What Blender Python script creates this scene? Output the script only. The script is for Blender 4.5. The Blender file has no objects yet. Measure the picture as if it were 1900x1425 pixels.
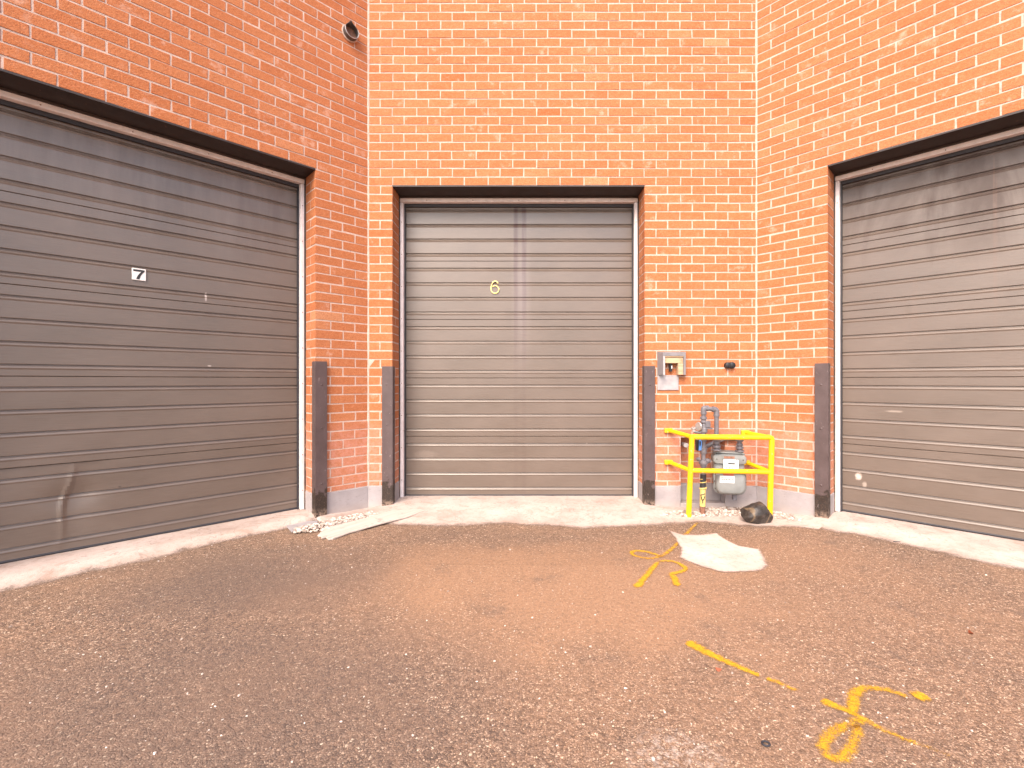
import bpy, math, random
from mathutils import Vector, noise as mn
random.seed(7)
S = bpy.context.scene
COL = S.collection
PI = math.pi
# ------------------------------------------------------------------ camera
CAM_H = 1.09; F = 850.0; CX = 975.0; CY = 707.0          # metres, photo pixels
cam = bpy.data.cameras.new('camera'); cam.sensor_width = 36.0
cam.lens = 36.0 * F / 1900.0
cam.shift_x = -(CX - 950.0) / 1900.0
cam.shift_y = -(712.5 - CY) / 1900.0
cam.clip_start = 0.02; cam.clip_end = 500
camo = bpy.data.objects.new('camera', cam); COL.objects.link(camo)
camo.location = (0, 0, CAM_H); camo.rotation_euler = (PI / 2, 0, 0)
S.camera = camo
# ------------------------------------------------------------------ sky, sun, exposure
SUN = Vector((-0.27, -0.64, 0.70)).normalized()
el = math.asin(SUN.z); az = math.atan2(SUN.x, SUN.y)
w = bpy.data.worlds.new('World'); S.world = w; w.use_nodes = True
nt = w.node_tree; nt.nodes.clear()
sky = nt.nodes.new('ShaderNodeTexSky'); sky.sky_type = 'NISHITA'; sky.sun_disc = False
sky.sun_elevation = el; sky.sun_rotation = az; sky.dust_density = 3.0; sky.air_density = 1.0
hs = nt.nodes.new('ShaderNodeHueSaturation'); hs.inputs['Saturation'].default_value = 0.75
bg = nt.nodes.new('ShaderNodeBackground'); bg.inputs['Strength'].default_value = 0.15
wo = nt.nodes.new('ShaderNodeOutputWorld')
nt.links.new(sky.outputs[0], hs.inputs['Color']); nt.links.new(hs.outputs[0], bg.inputs[0]); nt.links.new(bg.outputs[0], wo.inputs[0])
sl = bpy.data.lights.new('sun', 'SUN'); sl.energy = 1.15; sl.angle = math.radians(40); sl.color = (1.0, 0.80, 0.60)
slo = bpy.data.objects.new('sun', sl); COL.objects.link(slo)
slo.rotation_euler = SUN.to_track_quat('Z', 'Y').to_euler(); slo.location = (-6, -8, 11)
S.view_settings.view_transform = 'Standard'; S.view_settings.look = 'None'
S.view_settings.exposure = 1.66; S.view_settings.gamma = 1.0
S.cycles.max_bounces = 8

# ------------------------------------------------------------------ material helper
class M:
    def __init__(s, name):
        s.m = bpy.data.materials.new(name); s.m.use_nodes = True
        s.t = s.m.node_tree; s.b = s.t.nodes['Principled BSDF']; s.o = s.t.nodes['Material Output']
        s.gp = None
    def n(s, ty, **kw):
        x = s.t.nodes.new('ShaderNode' + ty)
        for k, v in kw.items():
            setattr(x, k, v)
        return x
    def put(s, sock, v):
        if isinstance(v, bpy.types.NodeSocket): s.t.links.new(v, sock)
        elif isinstance(v, (tuple, list)): sock.default_value = (*v, 1.0) if len(v) == 3 and sock.type == 'RGBA' else v
        else: sock.default_value = v
    def pos(s):
        if not s.gp: s.gp = s.n('NewGeometry')
        return s.gp.outputs['Position']
    def obj(s):
        return s.n('TexCoord').outputs['Object']
    def mapv(s, v, scale=(1, 1, 1), loc=(0, 0, 0)):
        x = s.n('Mapping'); s.put(x.inputs['Vector'], v); x.inputs['Scale'].default_value = scale; x.inputs['Location'].default_value = loc
        return x.outputs[0]
    def noise(s, v, scale, detail=3, rough=0.55, dist=0.0):
        x = s.n('TexNoise'); s.put(x.inputs['Vector'], v); x.inputs['Scale'].default_value = scale
        x.inputs['Detail'].default_value = detail; x.inputs['Roughness'].default_value = rough; x.inputs['Distortion'].default_value = dist
        return x.outputs['Fac']
    def vor(s, v, scale, feature='F1', rnd=1.0):
        x = s.n('TexVoronoi', feature=feature); s.put(x.inputs['Vector'], v); x.inputs['Scale'].default_value = scale
        x.inputs['Randomness'].default_value = rnd
        return x
    def ramp(s, f, stops, interp='LINEAR'):
        x = s.n('ValToRGB'); x.color_ramp.interpolation = interp; e = x.color_ramp.elements
        while len(e) < len(stops): e.new(0.5)
        for i, (p, c) in enumerate(stops):
            e[i].position = p; e[i].color = (*c, 1) if isinstance(c, (tuple, list)) else (c, c, c, 1)
        s.put(x.inputs[0], f); return x.outputs[0]
    def mix(s, f, a, b, bt='MIX'):
        x = s.n('Mix', data_type='RGBA', blend_type=bt); s.put(x.inputs[0], f); s.put(x.inputs[6], a); s.put(x.inputs[7], b)
        return x.outputs[2]
    def math(s, op, a, b=0.0, clamp=False):
        x = s.n('Math', operation=op, use_clamp=clamp); s.put(x.inputs[0], a); s.put(x.inputs[1], b); return x.outputs[0]
    def rng(s, v, a, b, c=0.0, d=1.0):
        x = s.n('MapRange'); s.put(x.inputs[0], v); x.inputs[1].default_value = a; x.inputs[2].default_value = b
        x.inputs[3].default_value = c; x.inputs[4].default_value = d; return x.outputs[0]
    def attr(s, nm):
        return s.n('Attribute', attribute_name=nm).outputs['Fac']
    def sep(s, v):
        x = s.n('SeparateXYZ'); s.put(x.inputs[0], v); return x.outputs
    def bump(s, h, strength=0.3, dist=0.01, normal=None):
        x = s.n('Bump'); s.put(x.inputs['Height'], h); x.inputs['Strength'].default_value = strength; x.inputs['Distance'].default_value = dist
        if normal: s.put(x.inputs['Normal'], normal)
        return x.outputs[0]
    def set(s, color=None, rough=None, metal=None, normal=None, spec=None):
        if color is not None: s.put(s.b.inputs['Base Color'], color)
        if rough is not None: s.put(s.b.inputs['Roughness'], rough)
        if metal is not None: s.put(s.b.inputs['Metallic'], metal)
        if normal is not None: s.put(s.b.inputs['Normal'], normal)
        if spec is not None: s.put(s.b.inputs['Specular IOR Level'], spec)
        return s
    def alpha(s, f):
        tr = s.n('BsdfTransparent'); mx = s.n('MixShader'); s.put(mx.inputs[0], f)
        s.t.links.new(tr.outputs[0], mx.inputs[1]); s.t.links.new(s.b.outputs[0], mx.inputs[2])
        s.t.links.new(mx.outputs[0], s.o.inputs[0]); return s

def simple(name, col, rough=0.6, metal=0.0, var=0.12, scale=14, bump=0.12, bscale=160, spots=None):
    m = M(name); p = m.pos()
    a = m.noise(p, scale, 5); lo = tuple(c * (1 - var) for c in col); hi = tuple(min(1, c * (1 + var)) for c in col)
    c = m.ramp(a, [(0.3, lo), (0.7, hi)])
    if spots:
        f = m.ramp(m.noise(p, spots[1], 5, 0.65), [(spots[2], 0.0), (spots[2] + 0.05, 1.0)]); c = m.mix(f, c, spots[0])
    m.set(c, m.rng(a, 0.3, 0.7, rough - 0.06, rough + 0.08), metal, m.bump(m.noise(p, bscale, 4), bump, 0.003))
    return m.m

MAT = {}
# brick: wire-cut orange-red clay, tint per brick
def brick_mat():
    m = M('brick'); p = m.pos(); r = m.attr('rnd'); r2 = m.attr('rnd2')
    c = m.ramp(r, [(0.0, (0.390, 0.118, 0.038)), (0.15, (0.440, 0.146, 0.056)), (0.55, (0.475, 0.174, 0.072)), (0.88, (0.505, 0.205, 0.092)), (1.0, (0.545, 0.255, 0.130))])
    big = m.noise(p, 0.9, 3)
    c = m.mix(m.rng(big, 0.35, 0.65, 0.0, 0.35), c, (0.46, 0.160, 0.054))
    bl = m.noise(p, 38, 5, 0.7)
    c = m.mix(m.rng(bl, 0.52, 0.75, 0.0, 0.35), c, (0.60, 0.26, 0.15))
    mot = m.noise(m.mapv(p, (1, 1, 1.6)), 52, 4, 0.8)
    c = m.mix(m.rng(mot, 0.50, 0.30, 0.0, 0.50), c, (0.32, 0.085, 0.030))
    c = m.mix(m.rng(mot, 0.52, 0.72, 0.0, 0.50), c, (0.60, 0.28, 0.155))
    grain = m.noise(m.mapv(p, (1, 1, 2.2)), 190, 3, 0.8)
    c = m.mix(m.rng(grain, 0.38, 0.5, 0.75, 0.0), c, (0.17, 0.045, 0.022))
    pits = m.vor(p, 95).outputs['Distance']
    c = m.mix(m.math('MULTIPLY', m.rng(pits, 0.06, 0.16, 0.75, 0.0), m.rng(m.noise(p, 17, 2), 0.5, 0.62)), c, (0.06, 0.022, 0.016))
    sm = m.noise(p, 10, 6, 0.72)
    c = m.mix(m.math('MULTIPLY', m.rng(sm, 0.56, 0.72, 0.0, 0.70), m.rng(r2, 0.30, 0.85)), c, (0.62, 0.42, 0.33))
    z = m.sep(p)[2]
    low = m.math('MULTIPLY', m.rng(z, 0.80, 0.62), m.rng(m.noise(p, 22, 5, 0.7), 0.38, 0.66, 0.18, 0.75))
    c = m.mix(low, c, (0.53, 0.250, 0.190))
    h = m.math('ADD', m.noise(p, 120, 5, 0.7), m.math('MULTIPLY', pits, 0.5))
    m.set(c, 0.88, 0, m.bump(h, 0.5, 0.004), 0.25); return m.m
def mortar_mat():
    m = M('mortar'); p = m.pos()
    a = m.noise(p, 24, 6, 0.7)
    c = m.ramp(a, [(0.25, (0.41, 0.30, 0.25)), (0.5, (0.54, 0.41, 0.35)), (0.75, (0.63, 0.50, 0.43))])
    d = m.noise(p, 140, 3); c = m.mix(m.rng(d, 0.33, 0.42, 0.6, 0.0), c, (0.18, 0.12, 0.10))
    m.set(c, 0.95, 0, m.bump(m.noise(p, 210, 4), 0.6, 0.004), 0.15); return m.m
def door_mat(name, stain):
    m = M(name); o = m.obj(); p = m.pos()
    g = m.noise(m.mapv(o, (5, 1, 190)), 1.6, 3, 0.6)
    big = m.noise(m.mapv(o, (1.2, 1, 2)), 1.5, 4)
    c = m.ramp(big, [(0.3, (0.112, 0.082, 0.064)), (0.7, (0.145, 0.107, 0.085))])
    c = m.mix(m.rng(g, 0.4, 0.6, 0.0, 0.22), c, (0.19, 0.145, 0.118))
    dust = m.noise(o, 55, 5, 0.8); c = m.mix(m.rng(dust, 0.68, 0.76, 0.0, 0.30), c, (0.5, 0.42, 0.36))
    spk = m.vor(o, 9).outputs['Distance']
    c = m.mix(m.rng(spk, 0.012, 0.03, 0.5, 0.0), c, (0.07, 0.055, 0.045))
    rough = m.rng(big, 0.3, 0.7, 0.29, 0.40)
    if stain == 'streak':       # rust run down the middle
        x, y, z = m.sep(o)
        wob = m.math('MULTIPLY', m.math('SUBTRACT', m.noise(m.mapv(o, (0.1, 1, 4)), 1.0, 2), 0.5), 0.012)
        def band(cx, wd): return m.math('SUBTRACT', 1.0, m.math('DIVIDE', m.math('ABSOLUTE', m.math('SUBTRACT', m.math('ADD', x, wob), cx)), wd), True)
        b = m.math('MAXIMUM', m.math('MAXIMUM', m.math('MULTIPLY', band(-0.028, 0.026), 1.6, True), m.math('MULTIPLY', band(0.046, 0.028), 1.6, True)), m.math('MULTIPLY', m.math('MULTIPLY', band(0.01, 0.06), 1.5, True), 0.30))
        fade = m.math('MULTIPLY', m.rng(z, 1.2, 2.55, 0.10, 1.0), m.rng(m.noise(m.mapv(o, (30, 1, 3)), 1.0, 4), 0.22, 0.48))
        c = m.mix(m.math('MULTIPLY', b, m.math('MULTIPLY', fade, 1.0)), c, (0.060, 0.026, 0.020))
        b2 = m.math('MULTIPLY', band(0.02, 0.10), m.math('MULTIPLY', m.rng(z, 1.0, 1.9), m.rng(z, 2.6, 2.0)))
        c = m.mix(m.math('MULTIPLY', b2, 0.22), c, (0.36, 0.30, 0.33))
    if stain == 'drip':         # dirty water runs on the upper sections
        x, y, z = m.sep(o)
        d1 = m.noise(m.mapv(o, (3.2, 1, 0.8)), 1.0, 6, 0.62, 0.7)
        zz = m.math('ADD', z, m.math('MULTIPLY', m.math('SUBTRACT', d1, 0.5), 0.6))
        top = m.math('MULTIPLY', m.rng(zz, 1.95, 2.35), m.rng(d1, 0.32, 0.60, 0.12, 0.9))
        c = m.mix(top, c, (0.050, 0.026, 0.018))
        d2 = m.noise(m.mapv(o, (16, 1, 0.35)), 1.0, 3)
        c = m.mix(m.math('MULTIPLY', m.rng(z, 1.2, 2.4), m.rng(d2, 0.62, 0.76, 0.0, 0.45)), c, (0.19, 0.10, 0.065))
        rough = m.math('ADD', rough, m.math('MULTIPLY', top, 0.25))
    if stain == 'pale_top':  # paler uneven streaks towards the top
        x, y, z = m.sep(o)
        d1 = m.noise(m.mapv(o, (6, 1, 0.8)), 1.0, 5, 0.65)
        c = m.mix(m.math('MULTIPLY', m.rng(z, 1.9, 2.5), m.rng(d1, 0.42, 0.7, 0.0, 0.5)), c, (0.25, 0.205, 0.18))
    def scuff(cx, cz, rx, rz, col, amt):
        x_, _, z_ = m.sep(o); dx = m.math('DIVIDE', m.math('SUBTRACT', x_, cx), rx); dz = m.math('DIVIDE', m.math('SUBTRACT', z_, cz), rz)
        r_ = m.math('ADD', m.math('MULTIPLY', dx, dx), m.math('MULTIPLY', dz, dz))
        f_ = m.math('MULTIPLY', m.rng(m.math('ADD', r_, m.math('MULTIPLY', m.noise(o, 45, 4, 0.7), 1.3)), 1.35, 0.75), amt)
        return m.mix(f_, c, col)
    if stain == 'drip':
        c = scuff(-0.924, 0.335, 0.030, 0.040, (0.62, 0.52, 0.46), 0.85); c = scuff(-0.885, 0.275, 0.020, 0.035, (0.5, 0.42, 0.36), 0.5)
        c = scuff(-0.70, 0.86, 0.07, 0.012, (0.4, 0.33, 0.28), 0.5); c = scuff(-0.62, 1.62, 0.03, 0.06, (0.12, 0.085, 0.06), 0.5)
    if stain == 'pale_top':
        c = scuff(0.408, 1.70, 0.010, 0.045, (0.6, 0.52, 0.48), 0.7); c = scuff(0.43, 1.20, 0.018, 0.008, (0.6, 0.52, 0.48), 0.6); c = scuff(-0.06, 0.40, 0.012, 0.010, (0.04, 0.03, 0.026), 0.7)
    if stain == 'streak':
        c = scuff(0.62, 0.52, 0.012, 0.008, (0.5, 0.42, 0.36), 0.5); c = scuff(-0.85, 0.42, 0.14, 0.05, (0.22, 0.17, 0.14), 0.5)
    m.set(c, rough, 0, m.bump(g, 0.22, 0.0035, m.bump(m.noise(o, 2.2, 2), 0.18, 0.02)), 0.75)
    return m.m
def guard_mat():
    m = M('guard_paint'); p = m.pos(); z = m.sep(p)[2]
    c = m.ramp(m.noise(p, 9, 5), [(0.3, (0.070, 0.045, 0.044)), (0.7, (0.098, 0.067, 0.067))])
    edge = m.math('ADD', z, m.math('MULTIPLY', m.noise(p, 16, 3), 0.28))
    f = m.rng(edge, 0.375, 0.36)
    dk = m.ramp(m.noise(p, 130, 4, 0.8), [(0.35, (0.014, 0.009, 0.007)), (0.6, (0.034, 0.02, 0.014)), (0.68, (0.20, 0.12, 0.09))])
    c = m.mix(f, c, dk)
    sc = m.noise(m.mapv(p, (1, 1, 0.35)), 48, 6, 0.8)
    c = m.mix(m.rng(sc, 0.62, 0.67, 0.0, 0.6), c, (0.34, 0.27, 0.26))
    dirt = m.math('MULTIPLY', m.rng(z, 0.09, 0.02), m.rng(m.noise(p, 45, 4), 0.4, 0.6))
    c = m.mix(dirt, c, (0.36, 0.25, 0.19))
    m.set(c, m.rng(m.noise(p, 30, 3), 0.3, 0.7, 0.38, 0.6), 0, m.bump(m.noise(p, 90, 4), 0.25, 0.003), 0.5); return m.m
def asphalt_mat(name, tint=(1, 1, 1), dustadd=0.0):
    m = M(name); p = m.pos()
    wv = m.n('VectorMath', operation='ADD'); nz = m.n('TexNoise'); m.put(nz.inputs['Vector'], p); nz.inputs['Scale'].default_value = 40
    m.put(wv.inputs[0], p); sc = m.n('VectorMath', operation='SCALE'); m.put(sc.inputs[0], nz.outputs['Color']); sc.inputs['Scale'].default_value = 0.006
    m.put(wv.inputs[1], sc.outputs[0]); q = wv.outputs[0]
    v1 = m.vor(q, 128); v2 = m.vor(q, 240); e1 = m.vor(q, 128, 'DISTANCE_TO_EDGE').outputs['Distance']
    cs = m.n('SeparateColor'); m.put(cs.inputs[0], v1.outputs['Color'])
    cs2 = m.n('SeparateColor'); m.put(cs2.inputs[0], v2.outputs['Color'])
    T = lambda c: tuple(min(.8, a * b * q_) for a, b, q_ in zip(c, tint, (1.70, 1.64, 1.52)))
    stone = m.ramp(cs.outputs[0], [(0.0, T((0.045, 0.032, 0.028))), (0.3, T((0.120, 0.083, 0.068))), (0.6, T((0.165, 0.115, 0.090))), (0.85, T((0.215, 0.152, 0.118))), (0.96, T((0.33, 0.245, 0.19))), (1.0, T((0.52, 0.41, 0.34)))])
    fines = m.ramp(cs2.outputs[1], [(0.0, T((0.050, 0.033, 0.027))), (0.25, T((0.105, 0.068, 0.050))), (0.6, T((0.150, 0.098, 0.072))), (0.90, T((0.215, 0.145, 0.105))), (1.0, T((0.48, 0.36, 0.28)))])
    isst = m.math('MULTIPLY', m.rng(cs.outputs[1], 0.36, 0.40), m.rng(e1, 0.03, 0.12))
    c = m.mix(isst, fines, stone)
    gap = m.math('MULTIPLY', m.rng(e1, 0.10, 0.03), m.rng(m.noise(p, 28, 3), 0.34, 0.54))
    c = m.mix(m.math('MULTIPLY', gap, 0.9), c, (0.035, 0.026, 0.022))
    pit = m.math('MULTIPLY', m.rng(m.noise(p, 150, 2, 0.8), 0.40, 0.33), 0.8)
    c = m.mix(pit, c, (0.028, 0.020, 0.017))
    # dusty and dark areas
    d = m.noise(p, 0.75, 5, 0.6, 0.6); d2 = m.noise(p, 3.1, 5, 0.65)
    x, y, z = m.sep(p)
    def blob(cx, cy, rx, ry):
        dx = m.math('DIVIDE', m.math('SUBTRACT', x, cx), rx); dy = m.math('DIVIDE', m.math('SUBTRACT', y, cy), ry)
        r = m.math('ADD', m.math('MULTIPLY', dx, dx), m.math('MULTIPLY', dy, dy))
        return m.math('SUBTRACT', 1.0, m.math('ADD', r, m.math('MULTIPLY', m.math('SUBTRACT', d2, 0.5), 1.2)), True)
    dust = m.math('ADD', m.math('MULTIPLY', m.rng(d, 0.42, 0.62), 0.45), m.math('MULTIPLY', blob(0.0, 2.45, 1.5, 0.75), 0.65), True)
    dust = m.math('ADD', dust, m.math('MULTIPLY', blob(1.1, 2.2, 1.4, 1.3), 0.45), True)
    dust = m.math('ADD', dust, dustadd, True)
    dust = m.math('MULTIPLY', dust, m.rng(m.noise(p, 60, 4, 0.7), 0.30, 0.62, 0.35, 0.95))
    c = m.mix(dust, c, T((0.212, 0.128, 0.082)))
    dk = m.math('MULTIPLY', m.math('MAXIMUM', m.math('MAXIMUM', blob(-1.5, 2.5, 0.9, 0.6), m.math('MULTIPLY', blob(-1.1, 1.45, 1.2, 0.9), 0.9)), m.rng(d2, 0.60, 0.74)), 0.62)
    c = m.mix(dk, c, T((0.075, 0.056, 0.050)))
    wh = m.math('MULTIPLY', blob(0.44, 1.33, 0.17, 0.12), m.rng(m.noise(p, 42, 5, 0.75), 0.47, 0.62))
    c = m.mix(m.math('MULTIPLY', wh, 0.6), c, (0.60, 0.52, 0.46))
    h = m.math('ADD', m.math('MULTIPLY', isst, m.math('MINIMUM', e1, 0.25)), m.math('MULTIPLY', m.noise(p, 260, 3), 0.35))
    m.set(c, 0.80, 0, m.bump(h, 0.75, 0.009, m.bump(d2, 0.15, 0.03)), 0.3); return m.m
def concrete_mat(name, fade, light=1.0):
    m = M(name); p = m.pos()
    a = m.noise(p, 2.5, 6, 0.65); b = m.noise(p, 30, 5, 0.7)
    c = m.ramp(a, [(k_, tuple(min(.8, v_ * light) for v_ in c_)) for k_, c_ in ((0.28, (0.33, 0.25, 0.213)), (0.5, (0.48, 0.392, 0.35)), (0.72, (0.57, 0.48, 0.44)))])
    c = m.mix(m.rng(b, 0.50, 0.72, 0.0, 0.6), c, (0.34, 0.235, 0.18))
    c = m.mix(m.rng(m.noise(p, 230, 3), 0.34, 0.42, 0.35, 0.0), c, (0.2, 0.15, 0.12))
    if fade:
        e = m.attr('edge')
        c = m.mix(m.math('MULTIPLY', m.rng(e, 0.55, 1.0), m.rng(m.noise(p, 9, 5, 0.7), 0.3, 0.7, 0.2, 0.9)), c, (0.36, 0.235, 0.165))
        st = m.noise(m.mapv(p, (1, 1, 1)), 4.5 if light == 1.0 else 1.0, 5, 0.7, 1.0)
        c = m.mix(m.rng(st, 0.54, 0.70, 0.0, 0.6 if light == 1.0 else 0.1), c, (0.30, 0.20, 0.15))
        ln = m.rng(m.math('ABSOLUTE', m.math('SUBTRACT', m.noise(p, 1.9, 4, 0.6), 0.5)), 0.0035, 0.0015)
        c = m.mix(m.math('MULTIPLY', ln, 0.3 if light == 1.0 else 0.0), c, (0.10, 0.07, 0.06))
    m.set(c, 0.88, 0, m.bump(m.math('ADD', b, m.noise(p, 180, 4)), 0.35, 0.004), 0.2)
    if fade:
        n1 = m.math('ADD', m.math('MULTIPLY', m.noise(p, 120, 3, 0.7), 0.55), m.math('MULTIPLY', m.noise(p, 11, 4, 0.6), 0.45))
        thr = m.rng(e, 0.55, 1.0, 0.10, 0.88)
        m.alpha(m.rng(m.math('SUBTRACT', n1, thr), -0.16, 0.14))
    return m.m
def foundation_mat():
    m = M('grey_parging'); p = m.pos()
    c = m.ramp(m.noise(p, 6, 5), [(0.3, (0.27, 0.24, 0.245)), (0.7, (0.36, 0.325, 0.33))])
    c = m.mix(m.rng(m.noise(m.mapv(p, (1, 1, 3)), 20, 5, 0.75), 0.58, 0.72, 0.0, 0.55), c, (0.17, 0.14, 0.14))
    z = m.sep(p)[2]
    c = m.mix(m.math('MULTIPLY', m.rng(z, 0.09, 0.0), 0.45), c, (0.46, 0.37, 0.31))
    m.set(c, 0.8, 0, m.bump(m.noise(p, 70, 5), 0.3, 0.005), 0.3); return m.m
def paint_mat():
    m = M('yellow_spray_paint'); p = m.pos(); e = m.attr('edge'); fd = m.attr('fade')
    c = m.ramp(m.noise(p, 70, 4), [(0.3, (0.56, 0.27, 0.006)), (0.7, (0.66, 0.37, 0.012))])
    n1 = m.math('ADD', m.math('MULTIPLY', m.noise(p, 210, 3, 0.7), 0.6), m.math('MULTIPLY', m.noise(p, 45, 3, 0.6), 0.4))
    ee = m.math('MULTIPLY', e, e)
    thr = m.math('ADD', m.rng(ee, 0.0, 1.0, 0.40, 0.66), fd)
    m.set(c, 0.7, 0, m.bump(m.noise(p, 150, 3), 0.5, 0.006)); m.alpha(m.rng(m.math('SUBTRACT', n1, thr), -0.09, 0.09, 0.0, 0.88)); return m.m
def stone_mat(name, stops):
    m = M(name); p = m.pos(); c = m.ramp(m.attr('rnd'), stops)
    c = m.mix(m.rng(m.noise(p, 160, 4), 0.4, 0.7, 0.0, 0.4), c, (0.25, 0.2, 0.17))
    m.set(c, 0.85, 0, m.bump(m.noise(p, 200, 3), 0.4, 0.003), 0.25); return m.m
def rock_mat():
    m = M('dark_rock'); p = m.obj()
    c = m.ramp(m.noise(p, 22, 5, 0.7), [(0.35, (0.014, 0.011, 0.010)), (0.58, (0.050, 0.040, 0.035)), (0.75, (0.15, 0.118, 0.10))])
    wv = m.n('TexWave'); m.put(wv.inputs['Vector'], m.mapv(p, (1.0, 1.2, 2.3))); wv.inputs['Scale'].default_value = 2.3; wv.inputs['Distortion'].default_value = 4; wv.inputs['Detail'].default_value = 3
    c = m.mix(m.rng(wv.outputs['Fac'], 0.97, 1.0, 0.0, 0.4), c, (0.33, 0.22, 0.12))
    m.set(c, 0.42, 0, m.bump(m.noise(p, 40, 5, 0.7), 0.5, 0.01)); return m.m
def wood_mat(name, a, b, ax=(3, 60, 60)):
    m = M(name); o = m.obj(); g = m.noise(m.mapv(o, ax), 1.0, 5, 0.65, 0.3)
    c = m.ramp(g, [(0.3, a), (0.7, b)])
    c = m.mix(m.rng(m.noise(o, 9, 5, 0.7), 0.58, 0.72, 0.0, 0.6), c, tuple(x * 0.45 for x in a))
    m.set(c, 0.85, 0, m.bump(g, 0.4, 0.004), 0.2); return m.m
def jamb_mat():
    m = M('brown_jamb_paint'); p = m.pos(); z = m.sep(p)[2]
    c = m.ramp(m.noise(p, 12, 4), [(0.3, (0.040, 0.026, 0.022)), (0.7, (0.062, 0.043, 0.037))])
    rot = m.math('MULTIPLY', m.rng(z, 0.78, 0.70), m.rng(m.noise(m.mapv(p, (1, 1, 0.25)), 30, 5, 0.75), 0.46, 0.56))
    c = m.mix(rot, c, m.ramp(m.noise(p, 70, 4), [(0.35, (0.05, 0.02, 0.01)), (0.65, (0.36, 0.20, 0.11))]))
    m.set(c, 0.65, 0, m.bump(m.noise(m.mapv(p, (1, 1, 0.2)), 80, 4), 0.5, 0.006)); return m.m

MAT['brick'] = brick_mat(); MAT['mortar'] = mortar_mat()
MAT['door_a'] = door_mat('brown_door_steel', 'pale_top'); MAT['door_b'] = door_mat('brown_door_steel_rust_run', 'streak'); MAT['door_c'] = door_mat('brown_door_steel_water_runs', 'drip')
MAT['guard'] = guard_mat(); MAT['asphalt'] = asphalt_mat('asphalt'); MAT['asphalt2'] = asphalt_mat('asphalt_patch', (0.93, 0.93, 0.93), 0.12)
MAT['apron'] = concrete_mat('apron_concrete', True); MAT['concrete'] = concrete_mat('patch_concrete', True, 1.15)
MAT['found'] = foundation_mat(); MAT['spray'] = paint_mat(); MAT['rock'] = rock_mat(); MAT['jamb'] = jamb_mat()
MAT['pebble'] = stone_mat('gravel_stone', [(0.0, (0.20, 0.15, 0.12)), (0.3, (0.42, 0.34, 0.29)), (0.7, (0.62, 0.54, 0.48)), (1.0, (0.75, 0.68, 0.62))])
MAT['white'] = simple('white_frame_paint', (0.78, 0.70, 0.69), 0.45, 0, 0.1, 20, 0.1, 200, ((0.3, 0.17, 0.1), 26, 0.68))
MAT['rubber'] = simple('black_rubber', (0.028, 0.026, 0.032), 0.6)
MAT['lintel'] = simple('brown_lintel_paint', (0.026, 0.015, 0.013), 0.55, 0, 0.2, 9, 0.15, 90, ((0.16, 0.07, 0.04), 30, 0.66))
MAT['yellow'] = simple('yellow_rail_paint', (0.76, 0.46, 0.006), 0.38, 0, 0.10, 18, 0.25, 90, ((0.62, 0.52, 0.30), 38, 0.64))
MAT['pipe'] = simple('grey_pipe_paint', (0.14, 0.13, 0.145), 0.45, 0, 0.15, 30, 0.2, 180, ((0.16, 0.08, 0.05), 40, 0.70))
MAT['meter'] = simple('grey_meter_paint', (0.215, 0.22, 0.215), 0.45, 0, 0.1, 16, 0.12, 150, ((0.2, 0.17, 0.14), 38, 0.70))
MAT['steel'] = simple('galvanised_steel', (0.46, 0.44, 0.44), 0.42, 0.55, 0.15, 40, 0.1)
MAT['darksteel'] = simple('dark_galvanised_steel', (0.11, 0.095, 0.09), 0.5, 0.3, 0.3, 25, 0.2)
MAT['plate'] = simple('grey_plate_paint', (0.36, 0.335, 0.345), 0.5, 0.1, 0.14, 22, 0.12, 90)
MAT['boxgrey'] = simple('grey_box_paint', (0.20, 0.185, 0.195), 0.55, 0, 0.15, 18)
MAT['label'] = simple('white_label', (0.76, 0.73, 0.71), 0.5, 0, 0.04)
MAT['ink'] = simple('black_ink', (0.022, 0.02, 0.022), 0.5, 0, 0.05)
MAT['redink'] = simple('red_ink', (0.5, 0.10, 0.06), 0.5, 0, 0.05)
MAT['blue'] = simple('blue_plastic', (0.09, 0.24, 0.60), 0.4, 0, 0.08)
MAT['black'] = simple('black_plastic', (0.014, 0.012, 0.014), 0.4, 0, 0.1)
MAT['tapeblack'] = simple('black_tape', (0.03, 0.028, 0.03), 0.55, 0, 0.2, 40)
MAT['tapeyellow'] = simple('pale_yellow_tape', (0.68, 0.50, 0.16), 0.55, 0, 0.1, 40)
MAT['rust'] = simple('rusty_steel', (0.24, 0.115, 0.075), 0.85, 0.1, 0.4, 40, 0.4, 120)
MAT['brass'] = simple('bright_brass', (0.83, 0.62, 0.22), 0.28, 0.75, 0.06, 40, 0.05)
MAT['wood'] = wood_mat('bare_wood', (0.42, 0.27, 0.16), (0.62, 0.44, 0.29))
MAT['board'] = wood_mat('weathered_plank', (0.44, 0.37, 0.325), (0.58, 0.50, 0.45), (2.5, 42, 42))
MAT['leaf'] = simple('dry_leaf', (0.26, 0.07, 0.03), 0.7)
MAT['roof'] = simple('grey_roof', (0.2, 0.19, 0.18), 0.8)

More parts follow.
